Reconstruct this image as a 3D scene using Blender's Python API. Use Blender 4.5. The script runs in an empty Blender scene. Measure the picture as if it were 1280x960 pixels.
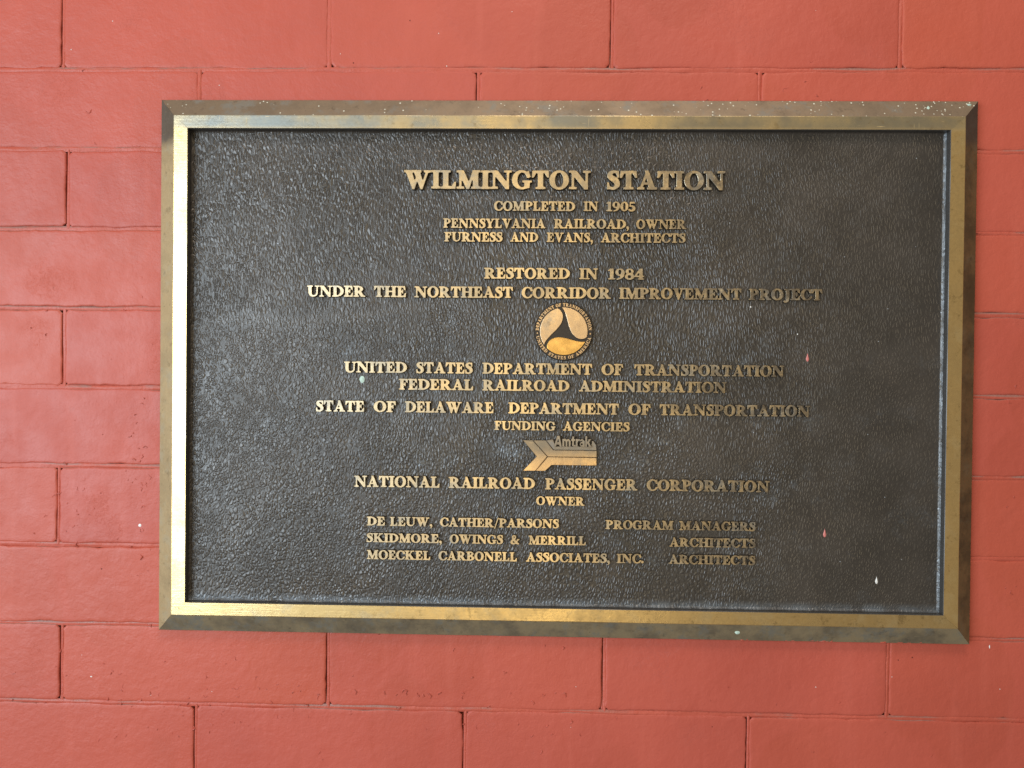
import bpy, math, random
import numpy as np
from mathutils import Matrix, Vector, noise
from mathutils.geometry import delaunay_2d_cdt

scene = bpy.context.scene
Z0 = 1.5                                   # height of the plaque's centre above the pavement, metres

# ---------------------------------------------------------------- camera
cam_d = bpy.data.cameras.new("camera")
cam = bpy.data.objects.new("camera", cam_d)
scene.collection.objects.link(cam)
scene.camera = cam
cam_d.sensor_width = 36.0
cam_d.lens = 36.0 * 960.0 / 1280.0
cam_d.clip_start = 0.01
cam_d.clip_end = 100
R = [[0.99967096, -0.01015556, 0.0235551],
     [0.01039047, 0.99989729, -0.0098719],
     [-0.02345243, 0.01011340, 0.99967377]]
right = (R[0][0], R[0][2], -R[0][1])
up = (-R[1][0], -R[1][2], R[1][1])
back = (-R[2][0], -R[2][2], R[2][1])
M = Matrix(((right[0], up[0], back[0], -0.0406),
            (right[1], up[1], back[1], -0.9919),
            (right[2], up[2], back[2], Z0 - 0.009),
            (0, 0, 0, 1)))
cam.matrix_world = M

# ---------------------------------------------------------------- light
world = bpy.data.worlds.new("World")
scene.world = world
world.use_nodes = True
bg = world.node_tree.nodes["Background"]
bg.inputs[0].default_value = (1.0, 0.86, 0.70, 1)
bg.inputs[1].default_value = 0.27


def area(name, loc, target, sx, sy, watts, col):
    d = bpy.data.lights.new(name, 'AREA')
    d.shape = 'RECTANGLE'
    d.size, d.size_y = sx, sy
    d.energy = watts
    d.color = col
    o = bpy.data.objects.new(name, d)
    scene.collection.objects.link(o)
    o.location = loc
    v = Vector(target) - Vector(loc)
    o.rotation_euler = v.to_track_quat('-Z', 'Y').to_euler()
    return o


# daylight through the open side of the passage, ahead of the wall and to the left
area("open_side_daylight", (-2.4, -2.6, 1.5), (0, 0, 1.5), 2.5, 2.1, 140, (0.76, 0.89, 1.0))
# warm strip added behind the camera to give the central brass its gold gleam
area("warm_strip_behind", (-0.1, -3.1, 1.5), (-0.05, 0, 1.5), 0.95, 2.9, 16, (1.0, 0.79, 0.44))
area("overhead_fill", (0.2, -1.5, 3.7), (0.3, 0, 1.5), 1.2, 0.8, 30, (1.0, 0.86, 0.72))  # overhead fill, added to brighten the right side and deepen shadows under edges

scene.view_settings.view_transform = 'Standard'
scene.view_settings.look = 'None'
scene.view_settings.exposure = 0.0
scene.view_settings.gamma = 1.0
scene.render.engine = 'CYCLES'
scene.render.resolution_x = 1024
scene.render.resolution_y = 768


# ---------------------------------------------------------------- helpers
def mesh_obj(name, verts, faces, mats, parent=None, smooth=False, mat_idx=None, loc=None):
    me = bpy.data.meshes.new(name)
    me.from_pydata([tuple(v) for v in verts], [], [tuple(f) for f in faces])
    if not isinstance(mats, (list, tuple)):
        mats = [mats]
    for m in mats:
        me.materials.append(m)
    if mat_idx is not None:
        me.polygons.foreach_set("material_index", mat_idx)
    if smooth:
        me.polygons.foreach_set("use_smooth", [True] * len(me.polygons))
    me.update()
    o = bpy.data.objects.new(name, me)
    scene.collection.objects.link(o)
    if parent:
        o.parent = parent
    if loc is not None:
        o.location = loc
    return o


def empty(name, loc, parent=None):
    o = bpy.data.objects.new(name, None)
    o.empty_display_size = 0.05
    scene.collection.objects.link(o)
    o.location = loc
    if parent:
        o.parent = parent
    return o


# ---------------------------------------------------------------- material nodes
class NT:
    def __init__(self, name):
        self.m = bpy.data.materials.new(name)
        self.m.use_nodes = True
        self.t = self.m.node_tree
        self.b = self.t.nodes["Principled BSDF"]
        self.co = self.t.nodes.new('ShaderNodeNewGeometry').outputs['Position']

    def n(self, typ, ins=None, **kw):
        nd = self.t.nodes.new(typ)
        for k, v in kw.items():
            setattr(nd, k, v)
        for k, v in (ins or {}).items():
            self.put(nd.inputs[k], v)
        return nd

    def put(self, sock, v):
        if isinstance(v, bpy.types.NodeSocket):
            self.t.links.new(v, sock)
        else:
            sock.default_value = v

    def math(self, op, a, b=0.0, c=0.0, clamp=False):
        nd = self.t.nodes.new('ShaderNodeMath')
        nd.operation = op
        nd.use_clamp = clamp
        self.put(nd.inputs[0], a)
        self.put(nd.inputs[1], b)
        self.put(nd.inputs[2], c)
        return nd.outputs[0]

    def mapping(self, scale=(1, 1, 1), rot=(0, 0, 0), loc=(0, 0, 0), co=None):
        nd = self.n('ShaderNodeMapping', {'Vector': co or self.co, 'Scale': scale, 'Rotation': rot, 'Location': loc})
        return nd.outputs[0]

    def noise(self, scale, detail=3, rough=0.55, co=None, dist=0.0, color=False):
        nd = self.n('ShaderNodeTexNoise', {'Vector': co or self.co, 'Scale': scale, 'Detail': detail,
                                           'Roughness': rough, 'Distortion': dist})
        return nd.outputs['Color' if color else 'Fac']

    def voro(self, scale, feature='F1', co=None, rand=1.0, out='Distance'):
        nd = self.n('ShaderNodeTexVoronoi', {'Vector': co or self.co, 'Scale': scale, 'Randomness': rand},
                    feature=feature)
        return nd.outputs[out]

    def ramp(self, v, a, b, x=0.0, y=1.0, smooth=True):
        nd = self.n('ShaderNodeMapRange', {'Value': v, 'From Min': a, 'From Max': b, 'To Min': x, 'To Max': y})
        nd.interpolation_type = 'SMOOTHSTEP' if smooth else 'LINEAR'
        return nd.outputs[0]

    def mix(self, f, a, b):
        nd = self.n('ShaderNodeMix', data_type='RGBA')
        self.put(nd.inputs[0], f)
        for s, v in ((nd.inputs[6], a), (nd.inputs[7], b)):
            if isinstance(v, (tuple, list)) and len(v) == 3:
                v = (*v, 1)
            self.put(s, v)
        return nd.outputs[2]

    def bump(self, h, dist, strength=1.0, normal=None):
        ins = {'Height': h, 'Distance': dist, 'Strength': strength}
        if normal is not None:
            ins['Normal'] = normal
        return self.n('ShaderNodeBump', ins).outputs[0]

    def xyz(self):
        s = self.n('ShaderNodeSeparateXYZ', {'Vector': self.co})
        return s.outputs

    def up(self):
        g = self.t.nodes.new('ShaderNodeNewGeometry')
        s = self.n('ShaderNodeSeparateXYZ', {'Vector': g.outputs['Normal']})
        return s.outputs[2]

    def set(self, **kw):
        for k, v in kw.items():
            k = k.replace('_', ' ')
            if isinstance(v, (tuple, list)) and len(v) == 3:
                v = (*v, 1)
            self.put(self.b.inputs[k], v)
        return self.m


def mat_paint(name, dusty=1.0, relief=1.0, updust=(0.35, 0.8)):
    t = NT(name)
    big = t.noise(3.2, 3)
    streak = t.noise(1.0, 3, co=t.mapping((38, 1, 2.2)))
    mid = t.noise(22, 4)
    base = t.mix(t.ramp(big, 0.35, 0.65), (0.375, 0.070, 0.048), (0.445, 0.088, 0.060))
    base = t.mix(t.math('MULTIPLY', t.ramp(streak, 0.52, 0.72), 0.20), base, (0.54, 0.135, 0.10))
    rnd = t.n('ShaderNodeObjectInfo').outputs['Random']
    base = t.mix(t.math('MULTIPLY', rnd, 0.5), base, (0.475, 0.094, 0.048))
    # roller laps: faint edges between coats
    lap = t.ramp(t.voro(7.0, co=t.mapping((1.0, .01, 0.6)), out='Distance', feature='F1'), 0.42, 0.45)
    base = t.mix(t.math('MULTIPLY', lap, 0.16), base, (0.52, 0.105, 0.078))
    # grime rubbed into the coarse relief
    gr = t.math('MULTIPLY', t.ramp(t.noise(48, 5, 0.7), 0.60, 0.78), t.ramp(t.noise(5, 2), 0.45, 0.7))
    base = t.mix(t.math('MULTIPLY', gr, 0.45), base, (0.24, 0.045, 0.032))
    base = t.mix(t.math('MULTIPLY', t.ramp(mid, 0.5, 0.75), 0.18), base, (0.40, 0.078, 0.05))
    # grey dust that has settled on ledges
    dn = t.ramp(t.noise(9, 4), 0.45, 0.58)
    df = t.math('MULTIPLY', t.math('MULTIPLY', t.ramp(t.up(), *updust), dn), 0.75 * dusty)
    base = t.mix(df, base, (0.22, 0.15, 0.13))
    # tiny pinholes and dark specks
    sp = t.voro(55)
    pick = t.n('ShaderNodeTexVoronoi', {'Vector': t.co, 'Scale': 55.0}).outputs['Color']
    pk = t.n('ShaderNodeSeparateColor', {'Color': pick}).outputs[0]
    hole = t.math('MULTIPLY', t.ramp(sp, 0.06, 0.035), t.math('GREATER_THAN', pk, 0.94))
    base = t.mix(t.math('MULTIPLY', hole, 0.8), base, (0.13, 0.02, 0.015))
    # white specks
    pk2 = t.n('ShaderNodeSeparateColor', {'Color': pick}).outputs[1]
    sp2 = t.math('MULTIPLY', t.ramp(sp, 0.05, 0.03), t.math('GREATER_THAN', pk2, 0.975))
    base = t.mix(sp2, base, (0.75, 0.62, 0.55))
    peel = t.noise(330, 2)
    lump = t.noise(75, 4, 0.6)
    wide = t.noise(14, 3)
    # scattered lumps and curls in old paint
    cr = t.noise(120, 3, 0.6, dist=1.2)
    ridge = t.math('ABSOLUTE', t.math('SUBTRACT', cr, 0.5))
    patch = t.ramp(t.noise(11, 2), 0.56, 0.70)
    curl = t.math('MULTIPLY', t.ramp(ridge, 0.03, 0.0), patch)
    n1 = t.bump(wide, 0.0025 * relief, 0.6)
    n2 = t.bump(lump, 0.0013 * relief, 0.7, n1)
    n3 = t.bump(peel, 0.00030 * relief, 0.8, n2)
    n4 = t.bump(curl, 0.00025 * relief, 0.5, n3)
    n5 = t.bump(hole, -0.0008, 1.0, n4)
    rough = t.ramp(mid, 0.3, 0.7, 0.42, 0.55)
    return t.set(Base_Color=base, Roughness=rough, Specular_IOR_Level=0.38, Normal=n5)


def mat_leather(name):
    t = NT(name)
    x, y, z = t.xyz()
    warp = t.noise(3.2, 2, color=True)
    off = t.n('ShaderNodeVectorMath', {0: warp, 1: (0.5, 0.5, 0.5)}, operation='SUBTRACT').outputs[0]
    off = t.n('ShaderNodeVectorMath', {0: off}, operation='SCALE')
    off.inputs['Scale'].default_value = 0.09
    co = t.n('ShaderNodeVectorMath', {0: t.co, 1: off.outputs[0]}, operation='ADD').outputs[0]
    # elongated grain, leaning one way above and another below
    ca = t.mapping((1.0, 0.001, 0.40), (0, math.radians(28), 0), co=co)
    cb = t.mapping((1.0, 0.001, 0.62), (0, math.radians(-22), 0), co=co)
    ea = t.ramp(t.voro(290, 'DISTANCE_TO_EDGE', ca, 0.9), 0.0, 0.30)
    eb = t.ramp(t.voro(275, 'DISTANCE_TO_EDGE', cb, 0.9), 0.0, 0.34)
    sel = t.ramp(t.math('ADD', t.noise(3.0, 1), t.math('MULTIPLY', t.math('SUBTRACT', z, Z0), -1.2)), 0.47, 0.53)
    h = t.n('ShaderNodeMix', {0: sel, 2: ea, 3: eb}).outputs[0]
    h = t.math('ADD', h, t.math('MULTIPLY', t.noise(420, 2), 0.3))
    # worn smoother towards the right, in patches
    wear = t.ramp(t.math('ADD', x, t.math('MULTIPLY', t.noise(7, 3), 0.5)), 0.2, 0.65, 1.0, 0.5)
    amp = t.math('MULTIPLY', h, wear)
    nrm = t.bump(amp, 0.00055, 1.0)
    wide = t.noise(13, 3)
    nrm = t.bump(wide, 0.0016, 0.5, nrm)
    blot = t.ramp(t.noise(9, 4, 0.6), 0.35, 0.7)
    base = t.mix(blot, (0.043, 0.037, 0.031), (0.066, 0.056, 0.047))
    # dark patina in the grain, with shade painted into its valleys for crispness
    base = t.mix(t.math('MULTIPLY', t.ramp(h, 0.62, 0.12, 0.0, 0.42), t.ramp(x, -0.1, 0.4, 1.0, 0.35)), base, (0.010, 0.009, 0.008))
    # pale bluish bloom of patina: cloudy, and gathered near the rims
    ax = t.math('ABSOLUTE', x)
    az = t.math('ABSOLUTE', t.math('SUBTRACT', z, Z0))
    rim = t.math('MAXIMUM', t.ramp(x, 0.4755, 0.479), t.ramp(t.math('SUBTRACT', Z0, z), 0.290, 0.303))
    bl = t.ramp(t.noise(24, 5, 0.65), 0.52, 0.74)
    near = t.math('MULTIPLY', t.ramp(az, 0.29, 0.20), t.ramp(ax, 0.36, 0.24))
    low = t.ramp(z, Z0 + 0.12, Z0 - 0.05, 0.35, 1.0)
    spat = t.ramp(t.noise(260, 3, 0.7), 0.48, 0.60)
    bloom = t.math('MULTIPLY', t.math('MULTIPLY', bl, t.math('MULTIPLY', t.math('ADD', near, 0.3), low)), t.math('ADD', t.math('MULTIPLY', spat, 0.55), 0.12))
    rimf = t.math('MULTIPLY', rim, t.ramp(t.noise(40, 4), 0.35, 0.6, 0.25, 0.85))
    f = t.math('MAXIMUM', bloom, rimf)
    base = t.mix(f, base, (0.145, 0.165, 0.185))
    # scattered pale specks
    v = t.n('ShaderNodeTexVoronoi', {'Vector': t.co, 'Scale': 90.0})
    pk = t.n('ShaderNodeSeparateColor', {'Color': v.outputs['Color']}).outputs[0]
    s = t.math('MULTIPLY', t.ramp(v.outputs['Distance'], 0.075, 0.04), t.math('GREATER_THAN', pk, 0.90))
    base = t.mix(t.math('MULTIPLY', s, 0.8), base, (0.42, 0.46, 0.50))
    rough = t.ramp(t.noise(30, 3), 0.3, 0.7, 0.31, 0.43)
    return t.set(Base_Color=base, Roughness=rough, Specular_IOR_Level=0.8, Metallic=0.25, Normal=nrm)


def mat_brass(name, gold, dull, tarnish, r0, r1, specks=0.0, patina=0.3, brush=None, metallic=1.0,
              patcol=(0.20, 0.24, 0.25), patz=None, worn=False, endstain=False):
    t = NT(name)
    a = t.noise(26, 5, 0.65)
    f = t.noise(260, 3, 0.6)
    base = t.mix(t.math('MULTIPLY', t.ramp(a, 0.38, 0.68), tarnish), gold, dull)
    base = t.mix(t.math('MULTIPLY', t.ramp(f, 0.55, 0.75), 0.35), base, dull)
    p = t.math('MULTIPLY', t.ramp(t.noise(34, 5, 0.7, co=t.mapping(loc=(3, 1, 2))), 0.50, 0.66), patina)
    met = metallic
    if patz:
        x, y, z = t.xyz()
        tp = t.math('MULTIPLY', t.ramp(z, Z0 + patz[0], Z0 + patz[1]),
                    t.ramp(t.noise(16, 4, 0.6), 0.30, 0.62, 0.35, 0.95))
        tp = t.math('MULTIPLY', tp, t.ramp(x, -0.25, 0.25, 1.0, patz[2]))
        if patz[0] > 0:
            patcol = t.mix(t.ramp(x, -0.30, 0.20), patcol, (0.165, 0.145, 0.105))
        p = t.math('MAXIMUM', p, tp)
    base = t.mix(p, base, patcol)
    met = t.math('MULTIPLY', t.math('SUBTRACT', 1.0, t.math('MULTIPLY', p, 0.6)), metallic)
    if endstain:
        zz = t.math('ADD', t.xyz()[2], t.math('MULTIPLY', t.noise(40, 4, 0.6), 0.03))
        base = t.mix(t.math('MULTIPLY', t.ramp(zz, Z0 + 0.290, Z0 + 0.312), 0.9), base, (0.10, 0.088, 0.075))
    if worn:
        x = t.xyz()[0]
        wp = t.math('MULTIPLY', t.ramp(t.noise(110, 5, 0.7), 0.40, 0.58), t.ramp(x, -0.10, 0.26, 0.15, 0.85))
        p = t.math('MAXIMUM', p, wp)
        base = t.mix(wp, base, (0.24, 0.22, 0.19))
    # stains and fine scratches
    st = t.ramp(t.noise(85, 5, 0.75), 0.56, 0.70)
    base = t.mix(t.math('MULTIPLY', st, 0.45), base, tuple(c * 0.45 for c in dull))
    sc1 = t.noise(1.0, 2, co=t.mapping((700, 700, 40), (0, math.radians(24), 0)))
    sc2 = t.noise(1.0, 2, co=t.mapping((40, 700, 700), (0, math.radians(14), 0)))
    scr = t.math('MULTIPLY', t.math('MAXIMUM', t.ramp(sc1, 0.70, 0.74), t.ramp(sc2, 0.70, 0.74)), 0.5)
    base = t.mix(scr, base, tuple(min(1, c * 1.25) for c in gold))
    # casting pits
    v = t.n('ShaderNodeTexVoronoi', {'Vector': t.co, 'Scale': 170.0})
    pk = t.n('ShaderNodeSeparateColor', {'Color': v.outputs['Color']}).outputs[1]
    pit = t.math('MULTIPLY', t.ramp(v.outputs['Distance'], 0.14, 0.08), t.math('GREATER_THAN', pk, 0.965))
    base = t.mix(t.math('MULTIPLY', pit, 0.8), base, (0.06, 0.045, 0.03))
    if specks:
        v2 = t.n('ShaderNodeTexVoronoi', {'Vector': t.mapping(loc=(7, 3, 1)), 'Scale': 210.0})
        q = t.n('ShaderNodeSeparateColor', {'Color': v2.outputs['Color']}).outputs[0]
        dens = t.ramp(t.noise(12, 2), 0.4, 0.7, 1.0 - specks * 0.3, 1.0 - specks)
        s = t.math('MULTIPLY', t.ramp(t.math('ADD', v2.outputs['Distance'], t.math('MULTIPLY', f, 0.25)), 0.38, 0.26), t.math('GREATER_THAN', t.math('ADD', q, t.math('MULTIPLY', t.xyz()[0], 0.25)), dens))
        base = t.mix(s, base, (0.62, 0.62, 0.52))
        met = t.math('MULTIPLY', met, t.math('SUBTRACT', 1.0, s))
    rough = t.ramp(t.math('ADD', a, t.math('MULTIPLY', f, 0.4)), 0.5, 0.9, r0, r1)
    nrm = t.bump(f, 0.00012, 0.6)
    nrm = t.bump(a, 0.0005, 0.35, nrm)
    if brush:
        nrm = t.bump(t.noise(1.0, 2, co=t.mapping(brush)), 0.00010, 0.55, nrm)
    return t.set(Base_Color=base, Roughness=rough, Metallic=met, Normal=nrm)


def mat_flat(name, col, rough=0.5, metallic=0.0):
    t = NT(name)
    c = t.mix(t.ramp(t.noise(300, 2), 0.3, 0.7), col, tuple(v * 0.8 for v in col))
    return t.set(Base_Color=c, Roughness=rough, Metallic=metallic)


PAINT = mat_paint("red_masonry_paint")
PAINT_JOINT = mat_paint("red_paint_over_mortar", dusty=0.9, relief=1.6, updust=(-0.02, 0.25))
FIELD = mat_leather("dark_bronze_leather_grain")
BAND_V = mat_brass("polished_brass_upright_band", (0.88, 0.65, 0.30), (0.62, 0.43, 0.18), 0.5, 0.26, 0.40, patina=0.18,
                   brush=(25, 25, 900), patz=(0.298, 0.308, 0.92), patcol=(0.27, 0.31, 0.31))
BAND_H = mat_brass("polished_brass_level_band", (0.80, 0.60, 0.29), (0.45, 0.31, 0.13), 0.55, 0.26, 0.40, patina=0.22,
                   brush=(25, 25, 900), patz=(0.298, 0.308, 0.92), patcol=(0.27, 0.31, 0.31))
BEVEL_LIT = mat_brass("tarnished_brass_slope_lit", (0.52, 0.40, 0.22), (0.30, 0.22, 0.12), 0.7, 0.36, 0.5, patina=0.45,
                  brush=(300, 25, 30), metallic=0.65, patcol=(0.34, 0.31, 0.22), endstain=True)  # left slope: tarnished brass with the side light put into its colour
BEVEL_SHADED = mat_brass("tarnished_brass_slope_shaded", (0.24, 0.17, 0.085), (0.11, 0.08, 0.045), 0.85, 0.36, 0.5, patina=0.3,
                       brush=(300, 25, 30), metallic=0.8, patcol=(0.14, 0.125, 0.09), endstain=True)  # right slope: darker copy of the brass, its shade put into the colour
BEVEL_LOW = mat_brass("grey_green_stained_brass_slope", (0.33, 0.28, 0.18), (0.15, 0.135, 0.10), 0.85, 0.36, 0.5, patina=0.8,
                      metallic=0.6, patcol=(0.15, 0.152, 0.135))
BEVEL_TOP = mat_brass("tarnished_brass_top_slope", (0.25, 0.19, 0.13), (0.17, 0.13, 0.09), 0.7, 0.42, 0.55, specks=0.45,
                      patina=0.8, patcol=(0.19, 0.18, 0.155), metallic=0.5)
LETTER = mat_brass("rubbed_brass_letter_face", (0.70, 0.57, 0.37), (0.42, 0.33, 0.20), 0.7, 0.26, 0.42, patina=0.5,
                   patcol=(0.30, 0.31, 0.29), worn=True)
SIDE = mat_flat("dark_bronze_letter_side", (0.035, 0.026, 0.018), 0.45, 0.5)
INNER = mat_flat("patinated_bronze_inner_edge", (0.085, 0.08, 0.075), 0.35, 0.3)
EMBLEM = mat_brass("rubbed_brass_emblem_face", (0.68, 0.51, 0.33), (0.52, 0.37, 0.22), 0.7, 0.28, 0.42, patina=0.45,
                   patcol=(0.30, 0.29, 0.26))
EMBLEM_GOLD = mat_brass("bright_gold_lower_blade", (0.90, 0.58, 0.20), (0.62, 0.36, 0.10), 0.8, 0.28, 0.42, patina=0.0,
                        brush=(12, 12, 900))
ARROW = mat_brass("arrow_face_grey_above_gold_below", (0.80, 0.57, 0.31), (0.52, 0.34, 0.18), 0.5, 0.28, 0.42, patina=0.35,
                  patcol=(0.20, 0.175, 0.135), patz=(-0.121, -0.098, 1.0))
DULL = mat_brass("dull_grey_bronze", (0.38, 0.335, 0.27), (0.23, 0.20, 0.16), 0.6, 0.38, 0.5, patina=0.5,
                 patcol=(0.22, 0.23, 0.24))
DISC = mat_flat("dark_bronze_disc", (0.040, 0.034, 0.030), 0.38, 0.4)

# ---------------------------------------------------------------- the wall
COURSE = 0.10372
TOPLINE = 1.88611
PITCH = 0.3605
random.seed(4)
wall = empty("block_wall", (0, 0.002, 0))
wall['label'] = "red painted masonry wall of long low blocks behind the bronze plaque"
wall['category'] = "wall"

XL, XR = -1.55, 1.55
known = {-1: [-0.656, -0.3055, 0.0598, 0.4269], 0: [-0.4754, -0.1121, 0.2501], 1: [-0.6488], 3: [-0.6532],
         5: [-0.6598], 7: [-0.6546, -0.3012, 0.0588, 0.4229], 8: [-0.4755, -0.1215, 0.245, 0.608]}


def joints(k):
    j = list(known.get(k, []))
    if not j:
        off = 0.0598 if k % 2 else -0.1121
        j = [off + random.uniform(-.003, .003) - PITCH]
    while j[0] > XL:
        j.insert(0, j[0] - PITCH + random.uniform(-.004, .004))
    while j[-1] < XR:
        j.append(j[-1] + PITCH + random.uniform(-.004, .004))
    return j


def brick_mesh(x0, x1, z0, z1, seed):
    """rounded block face with slightly wandering edges; front at y=0"""
    pts = []
    r = 0.0045

    def seg(a, b):
        n = max(2, int((Vector(b) - Vector(a)).length / 0.007))
        for i in range(n):
            f = i / n
            pts.append((a[0] + (b[0] - a[0]) * f, a[1] + (b[1] - a[1]) * f))
    seg((x0 + r, z0), (x1 - r, z0))
    seg((x1 - r, z0), (x1, z0 + r))
    seg((x1, z0 + r), (x1, z1 - r))
    seg((x1, z1 - r), (x1 - r, z1))
    seg((x1 - r, z1), (x0 + r, z1))
    seg((x0 + r, z1), (x0, z1 - r))
    seg((x0, z1 - r), (x0, z0 + r))
    seg((x0, z0 + r), (x0 + r, z0))
    n = len(pts)
    cx, cz = (x0 + x1) / 2, (z0 + z1) / 2
    verts = []
    rings = ((0.0, 0.012), (0.0, 0.0014), (0.0007, 0.0006), (0.0020, 0.00015), (0.0042, 0.0))
    wob = []
    for (x, z) in pts:
        p = Vector((x * 28, z * 28, seed * 3.7))
        q = Vector((x * 120, z * 120, seed * 1.3))
        wob.append((noise.noise(p) * 0.0013 + noise.noise(q) * 0.0011,
                    noise.noise(p + Vector((9, 4, 2))) * 0.0018 + noise.noise(q + Vector((5, 1, 7))) * 0.0011))
    for ins, y in rings:
        for (x, z), (wx, wz) in zip(pts, wob):
            dx = cx - x
            dz = cz - z
            # inset straight inwards from the nearest side
            ix = ins if abs(abs(dx) - (x1 - x0) / 2) < r * 1.01 else 0
            iz = ins if abs(abs(dz) - (z1 - z0) / 2) < r * 1.01 else 0
            verts.append((x + wx + math.copysign(ix, dx), y, z + wz + math.copysign(iz, dz)))
    faces = []
    for k in range(len(rings) - 1):
        for i in range(n):
            j = (i + 1) % n
            faces.append((k * n + i, k * n + j, (k + 1) * n + j, (k + 1) * n + i))
    faces.append(tuple((len(rings) - 1) * n + i for i in range(n)))
    return verts, faces


bed_v, bed_f = [], []


def strip(x0, x1, z0, z1, y, seed, step=0.012, taper=0.0):
    """wandering convex paint-filled joint strip between two rows"""
    horiz = (x1 - x0) > (z1 - z0)
    n = max(2, int(max(x1 - x0, z1 - z0) / step))
    base = len(bed_v)
    for i in range(n + 1):
        f = i / n
        for j in range(5):
            g = j / 4
            if horiz:
                x, z = x0 + (x1 - x0) * f, z0 + (z1 - z0) * g
                s = x
            else:
                x, z = x0 + (x1 - x0) * g, z0 + (z1 - z0) * f
                s = z
            d = noise.noise(Vector((s * 11, seed, j * .4))) * 0.0012 + noise.noise(Vector((s * 90, seed, j))) * 0.0005
            crown = (0.0, 0.0007, 0.0009, 0.0007, 0.0)[j]
            bed_v.append((x, y + d - crown + taper * f ** 3, z))
    for i in range(n):
        for j in range(4):
            a = base + i * 5 + j
            q = (a, a + 5, a + 6, a + 1)
            bed_f.append(q if horiz else q[::-1])


bgap, hgap = 0.0046, 0.0042
for k in range(-8, 15):
    zt = TOPLINE - k * COURSE
    zb = zt - COURSE
    js = joints(k)
    strip(XL - .4, XR + .4, zt - .0034, zt + .0034, 0.0015, k * 7.7)
    for a, b in zip(js[:-1], js[1:]):
        v, f = brick_mesh(a + hgap / 2, b - hgap / 2, zb + bgap / 2, zt - bgap / 2, k * 31 + a)
        mesh_obj("brick", v, f, PAINT, wall, loc=(0, random.uniform(-.0008, .0004), random.uniform(-.0006, .0006)))
    for j in js[1:-1]:
        # most upright joints show an open crack along their left side; a few are painted shut
        shut = j > 0.4 or (k == 0 and j > .2) or (k == 0 and abs(j + 0.4754) < .001) or (k == -1 and abs(j + .3055) < .001)
        if shut:
            strip(j - .003, j + .003, zb, zt, 0.0013, j * 9 + k, .006)
        else:
            strip(j - .0010, j + .0031, zb, zt, 0.0015, j * 5 + k, .006)
            strip(j - .0031, j - .0007, zb, zb + (zt - zb) * random.uniform(.1, .4), 0.0030, j * 3 + k, .006, 0.006)
o = mesh_obj("mortar", bed_v, bed_f, PAINT_JOINT, wall, smooth=True)
mesh_obj("mortar_backing", [(XL - .4, .009, 0.3), (XR + .4, .009, 0.3), (XR + .4, .009, 2.8), (XL - .4, .009, 2.8)],
         [(0, 1, 2, 3)], PAINT_JOINT, wall)

# ---------------------------------------------------------------- raised curls of flaked paint on the blocks
cv, cf = [], []


def curl(x, z, r, a0, a1, w, h):
    n = 6
    base = len(cv)
    for i in range(n + 1):
        a = a0 + (a1 - a0) * i / n
        taper = math.sin(math.pi * (i + .35) / (n + .7))
        rr = r * (1 + .18 * math.sin(i * 2.1 + x * 90))
        for s, y in ((-1, 0.0006), (0, -h * taper), (1, 0.0006)):
            q = rr + s * w * taper
            cv.append((x + math.cos(a) * q, y, z + math.sin(a) * q))
    for i in range(n):
        for j in range(2):
            q = base + i * 3 + j
            cf.append((q, q + 3, q + 4, q + 1))


def cluster(cx, cz, sx, sz, n, rmin=.0012, rmax=.0042):
    for _ in range(n):
        a = random.uniform(0, 6.28)
        curl(random.gauss(cx, sx), random.gauss(cz, sz), random.uniform(rmin, rmax), a, a + random.uniform(1.2, 3.2),
             random.uniform(.0005, .0011), random.uniform(.0007, .0016))


cluster(-0.545, 1.56, .008, .035, 9)
cluster(-0.552, 1.37, .008, .05, 26)
cluster(-0.545, 1.245, .009, .028, 10)
cluster(-0.60, 1.29, .03, .03, 6)
cluster(-0.50, 1.06, .09, .03, 70)
cluster(-0.30, 1.05, .08, .03, 26)
cluster(-0.60, 1.56, .05, .025, 9)
cluster(-0.65, 1.33, .03, .03, 14)
cluster(0.58, 1.35, .03, .1, 6)
cluster(0.15, 1.16, .2, .004, 16)
cluster(-0.1, 1.076, .35, .002, 22)
cluster(-0.02, 1.04, .06, .02, 12)
cluster(0.585, 1.235, .03, .015, 5)
cluster(0.45, 1.03, .07, .015, 8)
cluster(0.30, 1.86, .12, .03, 9)
cluster(-0.62, 1.79, .03, .03, 4)
cluster(-0.1, 1.12, .3, .03, 12)
curl(-0.551, 1.249, .0042, -1.4, 1.1, .0008, .0030)
curl(-0.541, 1.353, .0050, -1.2, 1.4, .0006, .0012)
curl(0.579, 1.222, .0034, 2.0, 5.0, .0008, .0014)
curl(0.283, 1.859, .0045, 0.5, 4.0, .0007, .0010)
c = mesh_obj("paint_curls", cv, cf, PAINT, wall, smooth=True)
c['kind'] = 'stuff'

WHITE = mat_flat("white_paint_fleck", (0.80, 0.80, 0.78), 0.5)
PINK = mat_flat("pink_paint_drip", (0.62, 0.20, 0.18), 0.45)
GREEN = mat_flat("pale_green_fleck", (0.50, 0.66, 0.58), 0.6)


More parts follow.
